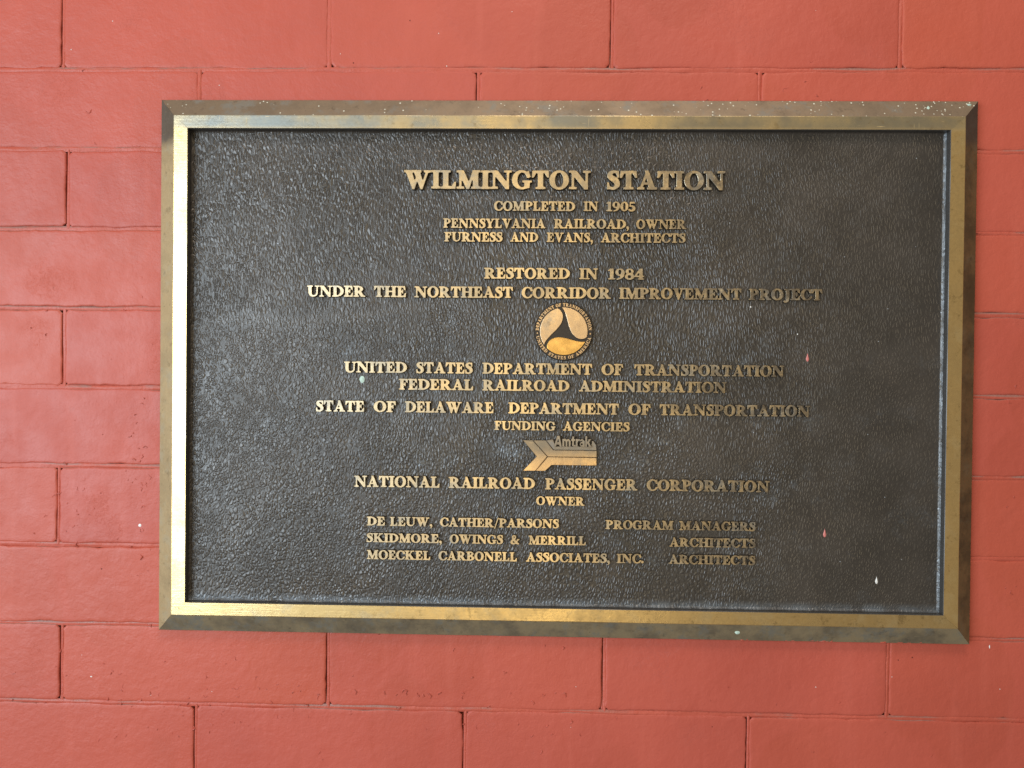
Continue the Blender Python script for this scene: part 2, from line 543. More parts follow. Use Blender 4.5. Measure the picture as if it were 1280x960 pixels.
def drop(name, x, z, y, w, h, mat, parent, label=None, tear=False, seed=0):
    """small dried drop of paint: a low dome, or a tear with a drawn-out upper end"""
    n = 12
    verts = [(x, y - min(w, .0016) * .55, z - (h * .25 if tear else 0))]
    for ring, (sc, yy) in enumerate(((.6, .4), (1.0, -.1))):
        for i in range(n):
            a = 2 * math.pi * i / n
            rx = math.cos(a) * w * sc * (1 + .2 * noise.noise(Vector((i * .9, seed, ring))))
            rz = math.sin(a) * h * sc
            if tear and rz > 0:
                rx *= max(0.12, 1 - rz / h * .95)
            if tear and rz < 0:
                rz *= .45
            verts.append((x + rx, y - min(w, .0016) * .55 * yy, z + rz - (h * .25 if tear else 0)))
    faces = [(0, 1 + i, 1 + (i + 1) % n) for i in range(n)]
    faces += [(1 + i, 1 + n + i, 1 + n + (i + 1) % n, 1 + (i + 1) % n) for i in range(n)]
    o = mesh_obj(name, verts, faces, mat, parent, smooth=True)
    if label:
        o['label'] = label
    return o


drop("paint_fleck", -0.5502, 1.2905, 0, .0032, .0034, WHITE, wall, "white paint fleck on the red block")
drop("paint_fleck", 0.331, 1.095, 0, .0022, .0012, WHITE, wall, "small pale chip low on the wall")
drop("paint_fleck", 0.551, 1.151, 0, .0007, .0024, WHITE, wall)
drop("paint_fleck", -0.614, 1.09, 0, .0016, .001, WHITE, wall)
for _ in range(26):
    drop("paint_fleck", random.uniform(-.7, .68), random.choice([random.uniform(1.02, 1.17), random.uniform(1.86, 1.97)]),
         0, random.uniform(.0003, .0007), random.uniform(.0003, .0008), WHITE, wall, seed=_)
for x, z in ((-.576, 1.529), (-.566, 1.523), (-.558, 1.522), (-.588, 1.504), (-.567, 1.569), (.595, 1.49), (.59, 1.62),
             (-.663, 1.184), (-.555, 1.71)):
    drop("paint_fleck", x, z, 0, random.uniform(.0005, .0010), random.uniform(.0004, .0009), WHITE, wall)

# ---------------------------------------------------------------- the plaque
plaque = empty("plaque", (0, 0, Z0))
plaque['label'] = "large cast bronze plaque with brass frame and raised lettering, mounted on the red wall"
plaque['category'] = "plaque"
OX, OZ = 0.520, 0.3433
RX, RZ = 0.498, 0.3195
IX, IZ = 0.480, 0.3030
FY = -0.009                                  # field surface
LY = -0.020                                  # band surface


def bar(side):
    """one mitred side of the frame: back edge, slope, flat band, inner edge"""
    prof = [(OX, OZ, 0.0), (OX, OZ, -0.0072), (OX - .0006, OZ - .0006, -0.0082), (RX + .0005, RZ + .0005, LY + .0004),
            (RX - .0004, RZ - .0004, LY), (IX + .0005, IZ + .0005, LY), (IX - .0001, IZ - .0001, LY + .0006),
            (IX - .0004, IZ - .0004, 0.0)]
    n = 60
    verts = []
    for pi, (px, pz, y) in enumerate(prof):
        for i in range(n + 1):
            f = -1 + 2 * i / n
            w = noise.noise(Vector((f * 9, pi * 3.1, 'lrtb'.index(side) * 5))) * 0.00022 if 1 <= pi <= 5 else 0
            g = 0.00008
            if side in 'tb':
                s = 1 if side == 't' else -1
                verts.append((f * (px - g), y, s * (pz + w)))
            else:
                s = 1 if side == 'r' else -1
                verts.append((s * (px + w), y, f * (pz - g)))
    faces, mi = [], []
    flip = side in 'tl'
    for p in range(len(prof) - 1):
        for i in range(n):
            a = p * (n + 1) + i
            q = (a, a + 1, a + n + 2, a + n + 1)
            faces.append(q if flip else q[::-1])
            mi.append(1 if p in (0, 1, 2) else (2 if p >= 5 else 0))
    nm = {'t': BEVEL_TOP, 'b': BEVEL_LOW, 'l': BEVEL_LIT, 'r': BEVEL_SHADED}[side]
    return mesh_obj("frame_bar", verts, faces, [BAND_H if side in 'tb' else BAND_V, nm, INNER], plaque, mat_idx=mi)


lab = {'t': "top frame bar, dull and dotted with white specks", 'b': "bottom frame bar with brass band",
       'l': "left frame bar, brass with a slope coloured as lit", 'r': "right frame bar, deep gold with a slope coloured as shaded"}
for s in 'tblr':
    bar(s)['label'] = lab[s]

# field with a low lip along its rim
lip = [(IX - .0004, IZ - .0004, FY - .0022), (IX - .0016, IZ - .0016, FY - .0008), (IX - .0030, IZ - .0030, FY)]
v, f = [], []
for (a, b, y) in lip:
    v += [(-a, y, -b), (a, y, -b), (a, y, b), (-a, y, b)]
for k in range(2):
    for i in range(4):
        j = (i + 1) % 4
        f.append((k * 4 + i, k * 4 + j, k * 4 + 4 + j, k * 4 + 4 + i))
f.append((8, 9, 10, 11))
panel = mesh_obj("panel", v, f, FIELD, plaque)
panel['label'] = "dark recessed panel with leather-like grain"

# ---------------------------------------------------------------- cast lettering built from outlines
K = 0.045


def E(X, Y, cx, cy, rx, ry):
    px, py = X - cx, Y - cy
    k0 = np.sqrt((px / rx) ** 2 + (py / ry) ** 2) + 1e-9
    k1 = np.sqrt((px / rx ** 2) ** 2 + (py / ry ** 2) ** 2) + 1e-9
    return k0 * (k0 - 1) / k1


def Rr(X, Y, x0, y0, x1, y1):
    dx = np.abs(X - (x0 + x1) / 2) - (x1 - x0) / 2
    dy = np.abs(Y - (y0 + y1) / 2) - (y1 - y0) / 2
    return np.hypot(np.maximum(dx, 0), np.maximum(dy, 0)) + np.minimum(np.maximum(dx, dy), 0)


def Pg(X, Y, pts):
    d = np.full(X.shape, 1e9)
    s = np.ones(X.shape)
    n = len(pts)
    for i in range(n):
        ax, ay = pts[i]
        bx, by = pts[i - 1]
        ex, ey = bx - ax, by - ay
        wx, wy = X - ax, Y - ay
        t = np.clip((wx * ex + wy * ey) / (ex * ex + ey * ey + 1e-12), 0, 1)
        d = np.minimum(d, (wx - ex * t) ** 2 + (wy - ey * t) ** 2)
        c1, c2, c3 = Y >= ay, Y < by, ex * wy > ey * wx
        flip = (c1 & c2 & c3) | (~c1 & ~c2 & ~c3)
        s = np.where(flip, -s, s)
    return s * np.sqrt(d)


def cat(pts, n=6):
    out = []
    P = [pts[0]] + list(pts) + [pts[-1]]
    for i in range(1, len(P) - 2):
        p0, p1, p2, p3 = (np.array(P[i + k], float) for k in (-1, 0, 1, 2))
        for j in range(n):
            t = j / n
            out.append(.5 * (2 * p1 + (p2 - p0) * t + (2 * p0 - 5 * p1 + 4 * p2 - p3) * t * t + (3 * p1 - p0 - 3 * p2 + p3) * t ** 3))
    out.append(np.array(pts[-1], float))
    return out


def Sk(X, Y, pts, curved=True):
    q = cat(pts) if curved else [np.array(p, float) for p in pts]
    d = np.full(X.shape, 1e9)
    for a, b in zip(q[:-1], q[1:]):
        ex, ey = b[0] - a[0], b[1] - a[1]
        wx, wy = X - a[0], Y - a[1]
        t = np.clip((wx * ex + wy * ey) / (ex * ex + ey * ey + 1e-12), 0, 1)
        d = np.minimum(d, np.hypot(wx - ex * t, wy - ey * t) - (a[2] + (b[2] - a[2]) * t) / 2)
    return d


def U(*ds):
    r = ds[0]
    for d in ds[1:]:
        h = np.clip(.5 + .5 * (d - r) / K, 0, 1)
        r = d * (1 - h) + r * h - K * h * (1 - h) * .8
    return r


def sub(a, b):
    return np.maximum(a, -b)


def glyph(ch, X, Y):
    r = lambda *a: Rr(X, Y, *a)
    p = lambda *a: Pg(X, Y, a)
    e = lambda *a: E(X, Y, *a)
    k = lambda *a: Sk(X, Y, a)
    s = .085
    stem = U(r(.12, 0, .39, 1), r(0, 0, .51, s), r(0, 1 - s, .51, 1))
    if ch == 'I': return stem
    if ch == 'L': return U(stem, r(.1, 0, .78, .10), p((.79, 0), (.82, .36), (.74, .36), (.58, .08)))
    if ch == 'T':
        return U(r(.33, 0, .60, 1), r(.20, 0, .73, s), r(.04, .90, .89, 1), p((.03, 1), (0, .64), (.08, .64), (.24, .92)),
                 p((.90, 1), (.93, .64), (.85, .64), (.69, .92)))
    if ch in 'EF':
        d = U(stem, r(.1, .905, .74, 1), p((.75, 1), (.78, .66), (.70, .66), (.56, .92)), r(.3, .46, .55, .56),
              r(.51, .34, .58, .68))
        if ch == 'E': d = U(d, r(.1, 0, .80, .10), p((.80, 0), (.84, .36), (.76, .36), (.60, .08)))
        return d
    if ch == 'H':
        return U(stem, r(.75, 0, 1.02, 1), r(.63, 0, 1.14, s), r(.63, 1 - s, 1.14, 1), r(.3, .46, .8, .56))
    if ch == 'N':
        return U(r(.15, 0, .25, .95), r(0, 0, .40, s), r(0, 1 - s, .3, 1), p((.05, 1), (.40, 1), (1.02, .18), (1.02, -.02), (.86, -.02)),
                 r(.92, .1, 1.02, 1), r(.77, 1 - s, 1.17, 1))
    if ch == 'M':
        return U(r(.15, 0, .25, .95), r(0, 0, .40, s), r(0, 1 - s, .3, 1), p((.06, 1), (.38, 1), (.74, .18), (.66, -.01), (.56, -.01)),
                 p((.58, 0), (.68, 0), (1.02, 1), (.90, 1)), r(.92, 0, 1.19, 1), r(.82, 0, 1.30, s), r(.9, 1 - s, 1.30, 1))
    if ch == 'A':
        return U(p((.12, 0), (.23, 0), (.57, .9), (.50, 1.0)), p((.43, 1.03), (.60, 1.03), (.99, 0), (.67, 0)),
                 r(.26, .27, .75, .36), r(0, 0, .37, s), r(.56, 0, 1.08, s))
    if ch == 'V' or ch == 'W':
        def v(o):
            return U(p((.08 + o, 1), (.40 + o, 1), (.64 + o, .22), (.57 + o, -.03), (.48 + o, -.03)),
                     p((.48 + o, -.03), (.57 + o, -.03), (.92 + o, 1), (.81 + o, 1)))
        if ch == 'V': return U(v(0), r(0, 1 - s, .50, 1), r(.67, 1 - s, 1.05, 1))
        return U(v(0), v(.45), r(0, 1 - s, .95, 1) if False else r(0, 1 - s, .50, 1), r(.52, 1 - s, .95, 1), r(1.12, 1 - s, 1.50, 1))
    if ch == 'Y':
        return U(r(.36, 0, .63, .5), p((.06, 1), (.39, 1), (.64, .46), (.60, .36), (.38, .40)), p((.53, .42), (.63, .46), (.92, 1), (.80, 1)),
                 r(0, 1 - s, .47, 1), r(.66, 1 - s, 1.02, 1), r(.22, 0, .77, s))
    if ch == 'K':
        return U(stem, p((.34, .38), (.44, .42), (.92, 1), (.78, 1)), p((.42, .56), (.60, .66), (1.06, 0), (.72, 0)),
                 r(.64, 1 - s, 1.05, 1), r(.62, 0, 1.14, s))
    if ch == 'U':
        return U(r(.12, .33, .39, 1), r(0, 1 - s, .51, 1), r(.86, .33, .96, 1), r(.72, 1 - s, 1.10, 1),
                 k((.255, .36, .27), (.29, .19, .22), (.42, .075, .16), (.58, .045, .13), (.76, .09, .11), (.88, .21, .10), (.91, .36, .10)))
    if ch == 'J':
        return U(r(.22, .02, .49, 1), r(.08, 1 - s, .61, 1), k((.355, .1, .27), (.32, -.08, .2), (.18, -.17, .12), (.07, -.12, .15)))
    if ch == 'O': return sub(e(.53, .5, .53, .53), e(.53, .5, .25, .43))
    if ch in 'CG':
        d = sub(sub(e(.52, .5, .52, .53), e(.56, .5, .285, .43)), r(.66, .30 if ch == 'C' else .2, 1.4, .68))
        d = U(d, p((.83, .62), (.93, .62), (.93, 1.0), (.86, .95)))
        if ch == 'G': d = U(d, r(.70, .06, .96, .44), r(.58, .37, 1.08, .45))
        else: d = U(d, k((.78, .10, .12), (.90, .22, .09), (.93, .30, .07)))
        return d
    if ch == 'D':
        b = np.maximum(sub(e(.42, .5, .64, .5), e(.40, .5, .37, .40)), .28 - X)
        return U(stem, b)
    if ch in 'PR':
        b = np.maximum(sub(e(.40, .715, .46 if ch == 'P' else .48, .285), e(.38, .715, .22, .19)), .28 - X)
        d = U(r(.12, 0, .39, 1), r(0, 0, .51, s), r(0, 1 - s, .40, 1), b)
        if ch == 'R': d = U(d, p((.38, .47), (.66, .50), (1.02, 0), (.70, 0)), r(.70, 0, 1.08, s))
        return d
    if ch == 'B':
        b = np.maximum(sub(e(.40, .755, .42, .245), e(.38, .755, .20, .155)), .28 - X)
        c = np.maximum(sub(e(.42, .27, .50, .27), e(.38, .27, .25, .175)), .28 - X)
        return U(r(.12, 0, .39, 1), r(0, 0, .40, s), r(0, 1 - s, .40, 1), b, c)
    if ch == 'S':
        return U(k((.64, .76, .09), (.57, .90, .10), (.42, .965, .12), (.24, .91, .18), (.165, .77, .25), (.26, .63, .27), (.44, .52, .29),
                   (.57, .38, .28), (.59, .22, .24), (.47, .075, .15), (.30, .03, .12), (.14, .11, .10), (.08, .26, .08)),
                 r(.60, .66, .67, 1.0), r(.04, 0, .11, .36))
    if ch == '&':
        return U(k((.95, .52, .08), (.80, .36, .10), (.60, .10, .12), (.34, .04, .16), (.16, .16, .24), (.20, .38, .2), (.42, .54, .14),
                   (.58, .70, .14), (.58, .88, .13), (.44, .96, .12), (.29, .88, .17), (.30, .70, .2), (.48, .42, .24), (.74, .14, .24), (.96, .04, .13)),
                 r(.76, .50, 1.06, .57))
    if ch == '/': return p((0, -.15), (.10, -.15), (.52, 1.1), (.42, 1.1))
    if ch == ',': return U(e(.15, .12, .14, .13), k((.23, .10, .12), (.22, -.08, .09), (.10, -.22, .06)))
    if ch == '.': return e(.14, .13, .14, .14)
    if ch == '1': return U(r(.16, 0, .43, 1), r(0, 0, .58, s), p((.2, 1), (.0, .86), (.0, .79), (.25, .84)))
    if ch == '9':
        return U(sub(e(.37, .66, .37, .35), e(.36, .68, .14, .25)), k((.60, .6, .26), (.58, .34, .22), (.42, .12, .15), (.14, .0, .09)))
    if ch == '0': return sub(e(.39, .5, .39, .52), e(.39, .5, .14, .41))
    if ch == '5':
        return U(k((.05, .14, .15), (.20, .05, .13), (.42, .09, .18), (.54, .26, .26), (.50, .44, .24), (.34, .56, .15), (.14, .54, .08)),
                 p((.09, .52), (.17, .52), (.24, .95), (.14, .95)), r(.14, .84, .64, 1))
    if ch == '8':
        return U(sub(e(.38, .745, .33, .27), e(.40, .76, .13, .17)), sub(e(.38, .27, .38, .29), e(.36, .25, .16, .18)))
    if ch == '4':
        return U(r(.42, 0, .67, 1), r(.32, 0, .78, s), p((.46, 1), (.60, 1), (.13, .32), (0, .32)), r(0, .24, .80, .34))
    if ch == '*': return p((.3, 0), (.55, .3), (.3, .6), (.05, .3))
    # lower-case bold sans shapes for the emblem's wordmark
    if ch == 'a_A': return U(sub(p((.0, 0), (.36, 1), (.66, 1), (.92, 0), (.66, 0), (.62, .2), (.32, .2), (.26, 0)), p((.39, .4), (.50, .74), (.57, .4))), r(.3, .18, .64, .40))
    if ch == 'a_m': return U(r(0, 0, .24, .72), r(.38, 0, .60, .55), r(.74, 0, .98, .55), k((.1, .5, .2), (.3, .64, .2), (.49, .5, .22)),
                             k((.49, .5, .2), (.68, .64, .2), (.86, .5, .24)))
    if ch == 'a_t': return U(r(.12, .1, .36, .96), r(0, .54, .50, .72), k((.24, .16, .24), (.34, .09, .18), (.48, .09, .18)))
    if ch == 'a_r': return U(r(0, 0, .24, .72), k((.12, .45, .2), (.24, .60, .2), (.42, .63, .2)))
    if ch == 'a_a': return U(sub(e(.26, .24, .26, .25), e(.25, .24, .08, .08)), r(.36, 0, .60, .52), k((.06, .56, .16), (.28, .64, .18), (.48, .50, .24)))
    if ch == 'a_k': return U(r(0, 0, .24, 1), p((.16, .3), (.40, .72), (.70, .72), (.34, .28)), p((.22, .42), (.42, .50), (.74, 0), (.44, 0)))
    raise ValueError(ch)


ADV = dict(I=.51, L=.84, T=.93, E=.86, F=.80, H=1.14, N=1.17, M=1.30, A=1.08, V=1.05, W=1.50, Y=1.02, K=1.14, U=1.10, J=.62, O=1.06,
           C=.96, G=1.08, D=1.06, P=.87, R=1.08, B=.92, S=.72)
ADV.update({'&': 1.08, '/': .52, ',': .28, '.': .28, '1': .58, '9': .76, '0': .78, '5': .70, '8': .76, '4': .80, '*': .6,
            'a_A': .94, 'a_m': .98, 'a_t': .50, 'a_r': .43, 'a_a': .60, 'a_k': .74})


def contours(D, xs, ys):
    """marching squares on D=0; returns closed loops of points"""
    segs = {}
    ny, nx = D.shape

    def ip(key):
        (j, i, h) = key
        if h:
            a, b = D[j, i], D[j, i + 1]
            t = a / (a - b)
            return (xs[i] + (xs[i + 1] - xs[i]) * t, ys[j])
        a, b = D[j, i], D[j + 1, i]
        t = a / (a - b)
        return (xs[i], ys[j] + (ys[j + 1] - ys[j]) * t)
    S = D < 0
    code = S[:-1, :-1] * 1 + S[:-1, 1:] * 2 + S[1:, 1:] * 4 + S[1:, :-1] * 8
    js, is_ = np.nonzero((code > 0) & (code < 15))
    for j, i in zip(js.tolist(), is_.tolist()):
        c = int(code[j, i])
        Bt, Rt, Tp, Lf = (j, i, 1), (j, i + 1, 0), (j + 1, i, 1), (j, i, 0)
        # directed so that the inside lies on the left
        tab = {1: [(Bt, Lf)], 2: [(Rt, Bt)], 3: [(Rt, Lf)], 4: [(Tp, Rt)], 5: [(Bt, Rt), (Tp, Lf)], 6: [(Tp, Bt)], 7: [(Tp, Lf)],
               8: [(Lf, Tp)], 9: [(Bt, Tp)], 10: [(Rt, Tp), (Lf, Bt)], 11: [(Rt, Tp)], 12: [(Lf, Rt)], 13: [(Bt, Rt)], 14: [(Lf, Bt)]}
        for a, b in tab[c]:
            segs[a] = b
    loops = []
    while segs:
        st = next(iter(segs))
        lp = [st]
        cur = segs.pop(st)
        while cur != st and cur in segs:
            lp.append(cur)
            cur = segs.pop(cur)
        loops.append([ip(q) for q in lp])
    return loops


def dp(pts, tol):
    """closed-loop simplification"""
    n = len(pts)
    if n < 8:
        return pts
    P = np.array(pts)
    far = int(np.argmax(np.hypot(*(P - P[0]).T)))
    keep = {0, far}

    def rec(a, b):
        if b - a < 2:
            return
        idx = np.arange(a + 1, b)
        A, B = P[a], P[b % n]
        d = B - A
        L = np.hypot(*d) + 1e-12
        dist = np.abs(d[0] * (P[idx, 1] - A[1]) - d[1] * (P[idx, 0] - A[0])) / L
        m = int(np.argmax(dist))
        if dist[m] > tol:
            keep.add(int(idx[m]))
            rec(a, int(idx[m]))
            rec(int(idx[m]), b)
    rec(0, far)
    rec(far, n)
    return [pts[i] for i in sorted(keep)]


def relief(fn, x0, x1, y0, y1, h, tol, e, dome=0.18):
    """raised casting from an outline function: sides, a worn rounded shoulder and a flat face.
    Unit depth 1 towards -Y; returns verts, faces, material index (0 face, 1 side)"""
    xs = np.arange(x0, x1 + h, h)
    ys = np.arange(y0, y1 + h, h)
    X, Y = np.meshgrid(xs, ys)
    D = fn(X, Y)
    D = np.where(np.abs(D) < 1e-7, 1e-7, D)
    gy, gx = np.gradient(D, h)
    verts, faces, mi = [], [], []
    tops, edges = [], []

    def samp(G, x, y):
        i = min(max((x - x0) / h, 0), len(xs) - 1.001)
        j = min(max((y - y0) / h, 0), len(ys) - 1.001)
        a, b = int(i), int(j)
        u, v = i - a, j - b
        return (G[b, a] * (1 - u) + G[b, a + 1] * u) * (1 - v) + (G[b + 1, a] * (1 - u) + G[b + 1, a + 1] * u) * v
    for lp in contours(D, xs, ys):
        lp = dp(lp, tol)
        n = len(lp)
        if n < 3:
            continue
        base = len(verts)
        nrm = []
        for x, y in lp:
            a, b = samp(gx, x, y), samp(gy, x, y)
            L = math.hypot(a, b) + 1e-9
            nrm.append((a / L, b / L))
        for depth, off in ((0.25, .6 * e), (-0.80, .0), (-0.95, -.45 * e), (-1.0, -e)):
            for (x, y), (a, b) in zip(lp, nrm):
                verts.append((x + a * off, depth, y + b * off))
        for r in range(3):
            for i in range(n):
                j = (i + 1) % n
                q = (base + r * n + i, base + (r + 1) * n + i, base + (r + 1) * n + j, base + r * n + j)
                faces.append(q[::-1])
                mi.append(1 if r == 0 else 0)
        tb = len(tops)
        for i in range(n):
            tops.append(base + 3 * n + i)
            edges.append((tb + i, tb + (i + 1) % n))
    pts2 = [Vector((verts[i][0], verts[i][2])) for i in tops]
    vo, eo, fo, ov, oe, of = delaunay_2d_cdt(pts2, edges, [], 0, 1e-6)
    idx = []
    for k, vv in enumerate(vo):
        if ov[k]:
            idx.append(tops[ov[k][0]])
        else:
            idx.append(len(verts))
            verts.append((vv[0], -1.0, vv[1]))
    for t in fo:
        cx = sum(vo[i][0] for i in t) / 3
        cy = sum(vo[i][1] for i in t) / 3
        if samp(D, cx, cy) < -e * .3:
            q = tuple(idx[i] for i in t)
            a, b, c = (verts[i] for i in q)
            if (b[0] - a[0]) * (c[2] - a[2]) - (b[2] - a[2]) * (c[0] - a[0]) < 0:
                q = q[::-1]
            faces.append(q)
            mi.append(0)
    return verts, faces, mi


_cache = {}


def gdata(ch):
    if ch not in _cache:
        _cache[ch] = relief(lambda X, Y: glyph(ch, X, Y) - (.004 if ch[0] == 'a' else .034), -.1, ADV[ch] + .12, -.34, 1.16, 1 / 44, .006, .028)
    return _cache[ch]


_meshes = {}


def gmesh(ch):
    if ch not in _meshes:
        v, f, mi = gdata(ch)
        me = bpy.data.meshes.new("letter")
        me.from_pydata(v, [], f)
        me.materials.append(LETTER)
        me.materials.append(SIDE)
        me.polygons.foreach_set("material_index", mi)
        me.update()
        _meshes[ch] = me
    return _meshes[ch]


def layout(word, x0, x1, cap):
    """glyph left edges and horizontal scale so that the word fills x0..x1"""
    tr = .035
    w = sum(ADV[c] for c in word) + tr * (len(word) - 1)
    sx = (x1 - x0) / w
    out, x = [], x0
    for c in word:
        out.append((c, x, sx))
        x += (ADV[c] + tr) * sx
    return out


RAISE = 0.0042
# (what it reads, baseline height, capital height, words with left and right ends; metres on the plaque)
ROWS = [
    ("largest row of letters, the title", 1.7293, .0226, [('WILMINGTON', -0.2038, 0.0332), ('STATION', 0.054, 0.2030)], True),
    ("row of letters with the completion year", 1.7017, .0117, [('COMPLETED', -0.0887, 0.0142), ('IN', 0.0252, 0.0435), ('1905', 0.0539, 0.0909)], True),
    (None, 1.6796, .0116, [('PENNSYLVANIA', -0.1532, -0.0233), ('RAILROAD,', -0.0122, 0.0824), ('OWNER', 0.0919, 0.1546)], True),
    (None, 1.6623, .0116, [('FURNESS', -0.1517, -0.0776), ('AND', -0.0676, -0.0322), ('EVANS,', -0.0213, 0.0371), ('ARCHITECTS', 0.0473, 0.1541)], True),
    ("row of letters with the restoration year", 1.6154, .0134, [('RESTORED', -0.1004, 0.0086), ('IN', 0.0207, 0.044), ('1984', 0.0573, 0.1025)], True),
    ("widest row of letters, above the round seal", 1.5908, .0137, [('UNDER', -0.327, -0.2527), ('THE', -0.2412, -0.2001), ('NORTHEAST', -0.1892, -0.0637),
        ('CORRIDOR', -0.0523, 0.0606), ('IMPROVEMENT', 0.0714, 0.2253), ('PROJECT', 0.2351, 0.3268)], True),
    ("row of letters just below the round seal", 1.494, .0136, [('UNITED', -0.2788, -0.1983), ('STATES', -0.1863, -0.1141), ('DEPARTMENT', -0.1014, 0.0381), ('OF', 0.0502, 0.0776),
        ('TRANSPORTATION', 0.0917, 0.2806)], True),
    (None, 1.4727, .0134, [('FEDERAL', -0.208, -0.1129), ('RAILROAD', -0.1012, 0.0094), ('ADMINISTRATION', 0.0217, 0.2083)], True),
    (None, 1.4437, .0136, [('STATE', -0.315, -0.2524), ('OF', -0.2403, -0.2119), ('DELAWARE', -0.2002, -0.0865), ('DEPARTMENT', -0.0677, 0.0726), ('OF', 0.0847, 0.1128),
        ('TRANSPORTATION', 0.1242, 0.3134)], True),
    ("short row of letters above the arrow emblem", 1.4225, .0111, [('FUNDING', -0.0854, -0.0078), ('AGENCIES', 0.0019, 0.0865)], False),
    ("row of letters below the arrow emblem", 1.3475, .0138, [('NATIONAL', -0.2645, -0.1548), ('RAILROAD', -0.1432, -0.0331), ('PASSENGER', -0.0198, 0.0969), ('CORPORATION', 0.1093, 0.264)], True),
    ("shortest row of letters, one word", 1.3271, .0108, [('OWNER', -0.0312, 0.0303)], False),
    (None, 1.2979, .0111, [('DE', -0.248, -0.2247), ('LEUW,', -0.2182, -0.1641), ('CATHER/PARSONS', -0.1539, -0.0019), ('PROGRAM', 0.0574, 0.1434), ('MANAGERS', 0.1511, 0.2471)], False),
    (None, 1.2766, .0111, [('SKIDMORE,', -0.2484, -0.1516), ('OWINGS', -0.1414, -0.0731), ('&', -0.0637, -0.0519), ('MERRILL', -0.0402, 0.0327), ('ARCHITECTS', 0.1385, 0.2474)], False),
    ("lowest row of letters", 1.2547, .0113, [('MOECKEL', -0.2476, -0.1658), ('CARBONELL', -0.1554, -0.0549), ('ASSOCIATES,', -0.0434, 0.063), ('INC.', 0.0722, 0.1063), ('ARCHITECTS', 0.1381, 0.2472)], False),
]
V, F, MI = [], [], []
for label, zb, cap, words, single in ROWS:
    if single:
        # a row of separate letters: an anchor on the panel that carries each letter
        row = empty("letter_row", (words[0][1], FY, zb - Z0), plaque)
        if label:
            row['label'] = label
        for word, x0, x1 in words:
            for ch, x, sx in layout(word, x0, x1, cap):
                o = bpy.data.objects.new("letter", gmesh(ch))
                scene.collection.objects.link(o)
                o.parent = row
                o.location = (x - words[0][1], 0, random.uniform(-.00012, .00012))
                o.rotation_euler = (0, random.uniform(-.008, .008), 0)
                o.scale = (sx, RAISE * (1.25 if cap > .02 else 1), cap)
    else:
        for word, x0, x1 in words:
            for ch, x, sx in layout(word, x0, x1, cap):
                v, f, mi = gdata(ch)
                b = len(V)
                dz = random.uniform(-.0001, .0001)
                V += [(x + a * sx, FY + d * RAISE, zb - Z0 + c * cap + dz) for a, d, c in v]
                F += [tuple(i + b for i in q) for q in f]
                MI += mi

small = mesh_obj("small_letters", V, F, [LETTER, SIDE], plaque, mat_idx=MI)
small['kind'] = 'stuff'
small['label'] = "the smallest rows of raised letters, mostly near the bottom"

# ---------------------------------------------------------------- round seal
SX, SZ = 0.0016, 0.0488
unit = 8.993e-5
DR = 0.0372
seal_h = 0.0042
n = 72
v = []
for rr, y in ((DR + .0003, FY + .001), (DR, FY - seal_h + .0008), (DR - .0007, FY - seal_h)):
    v += [(math.cos(2 * math.pi * i / n) * rr, y, math.sin(2 * math.pi * i / n) * rr) for i in range(n)]
f = []
for k in range(2):
    for i in range(n):
        j = (i + 1) % n
        f.append((k * n + i, k * n + j, (k + 1) * n + j, (k + 1) * n + i))
f.append(tuple(2 * n + i for i in range(n)))
seal = mesh_obj("seal", v, f, DISC, plaque, loc=(SX, 0, SZ))
seal['label'] = "round seal with three curved blades and ring lettering"
blade_px = [(478, 162), (505, 200), (530, 260), (552, 330), (570, 400), (592, 465), (625, 530), (670, 577), (715, 602), (760, 608),
            (798, 602), (822, 588)]
arc = []
for a in np.linspace(-14, 95, 28):
    arc.append((507 + 338 * math.cos(math.radians(a)), 498 - 338 * math.sin(math.radians(a))))
poly = [((x - 507) * unit * 100, -(y - 498) * unit * 100) for x, y in [tuple(q[:2]) for q in cat([(a, b, 0) for a, b in blade_px], 4)] + arc]
for q in range(3):
    ang = math.radians(120 * q)
    pr = [(x * math.cos(ang) - y * math.sin(ang), x * math.sin(ang) + y * math.cos(ang)) for x, y in poly]
    v, f, mi = relief(lambda X, Y: Pg(X, Y, pr) + .004, -3.4, 3.4, -3.4, 3.4, .05, .006, .05)
    v = [(a / 100, FY - seal_h + d * .0016, c / 100) for a, d, c in v]
    mesh_obj("blade", v, f, [EMBLEM_GOLD if q == 2 else EMBLEM, SIDE], seal, mat_idx=mi)

V, F, MI = [], [], []


def ring(text, a0, a1, radius, cap, outward):
    w = [ADV[c] * .92 + .16 if c != ' ' else .55 for c in text]
    tot = sum(w)
    pos = 0
    for c, wc in zip(text, w):
        mid = (pos + wc / 2) / tot
        pos += wc
        if c == ' ':
            continue
        a = math.radians(a0 + (a1 - a0) * mid)
        rot = a - math.pi / 2 if outward else a + math.pi / 2
        v, f, mi = gdata(c)
        b = len(V)
        gx = abs(math.radians(a1 - a0)) * radius / tot * .92
        for (x, d, y) in v:
            lx = (x - ADV[c] / 2) * gx
            ly = (y - .5) * cap
            V.append((math.cos(a) * radius + lx * math.cos(rot) - ly * math.sin(rot), FY - seal_h + d * .0010,
                      math.sin(a) * radius + lx * math.sin(rot) + ly * math.cos(rot)))
        F.extend(tuple(i + b for i in q) for q in f)
        MI.extend(mi)


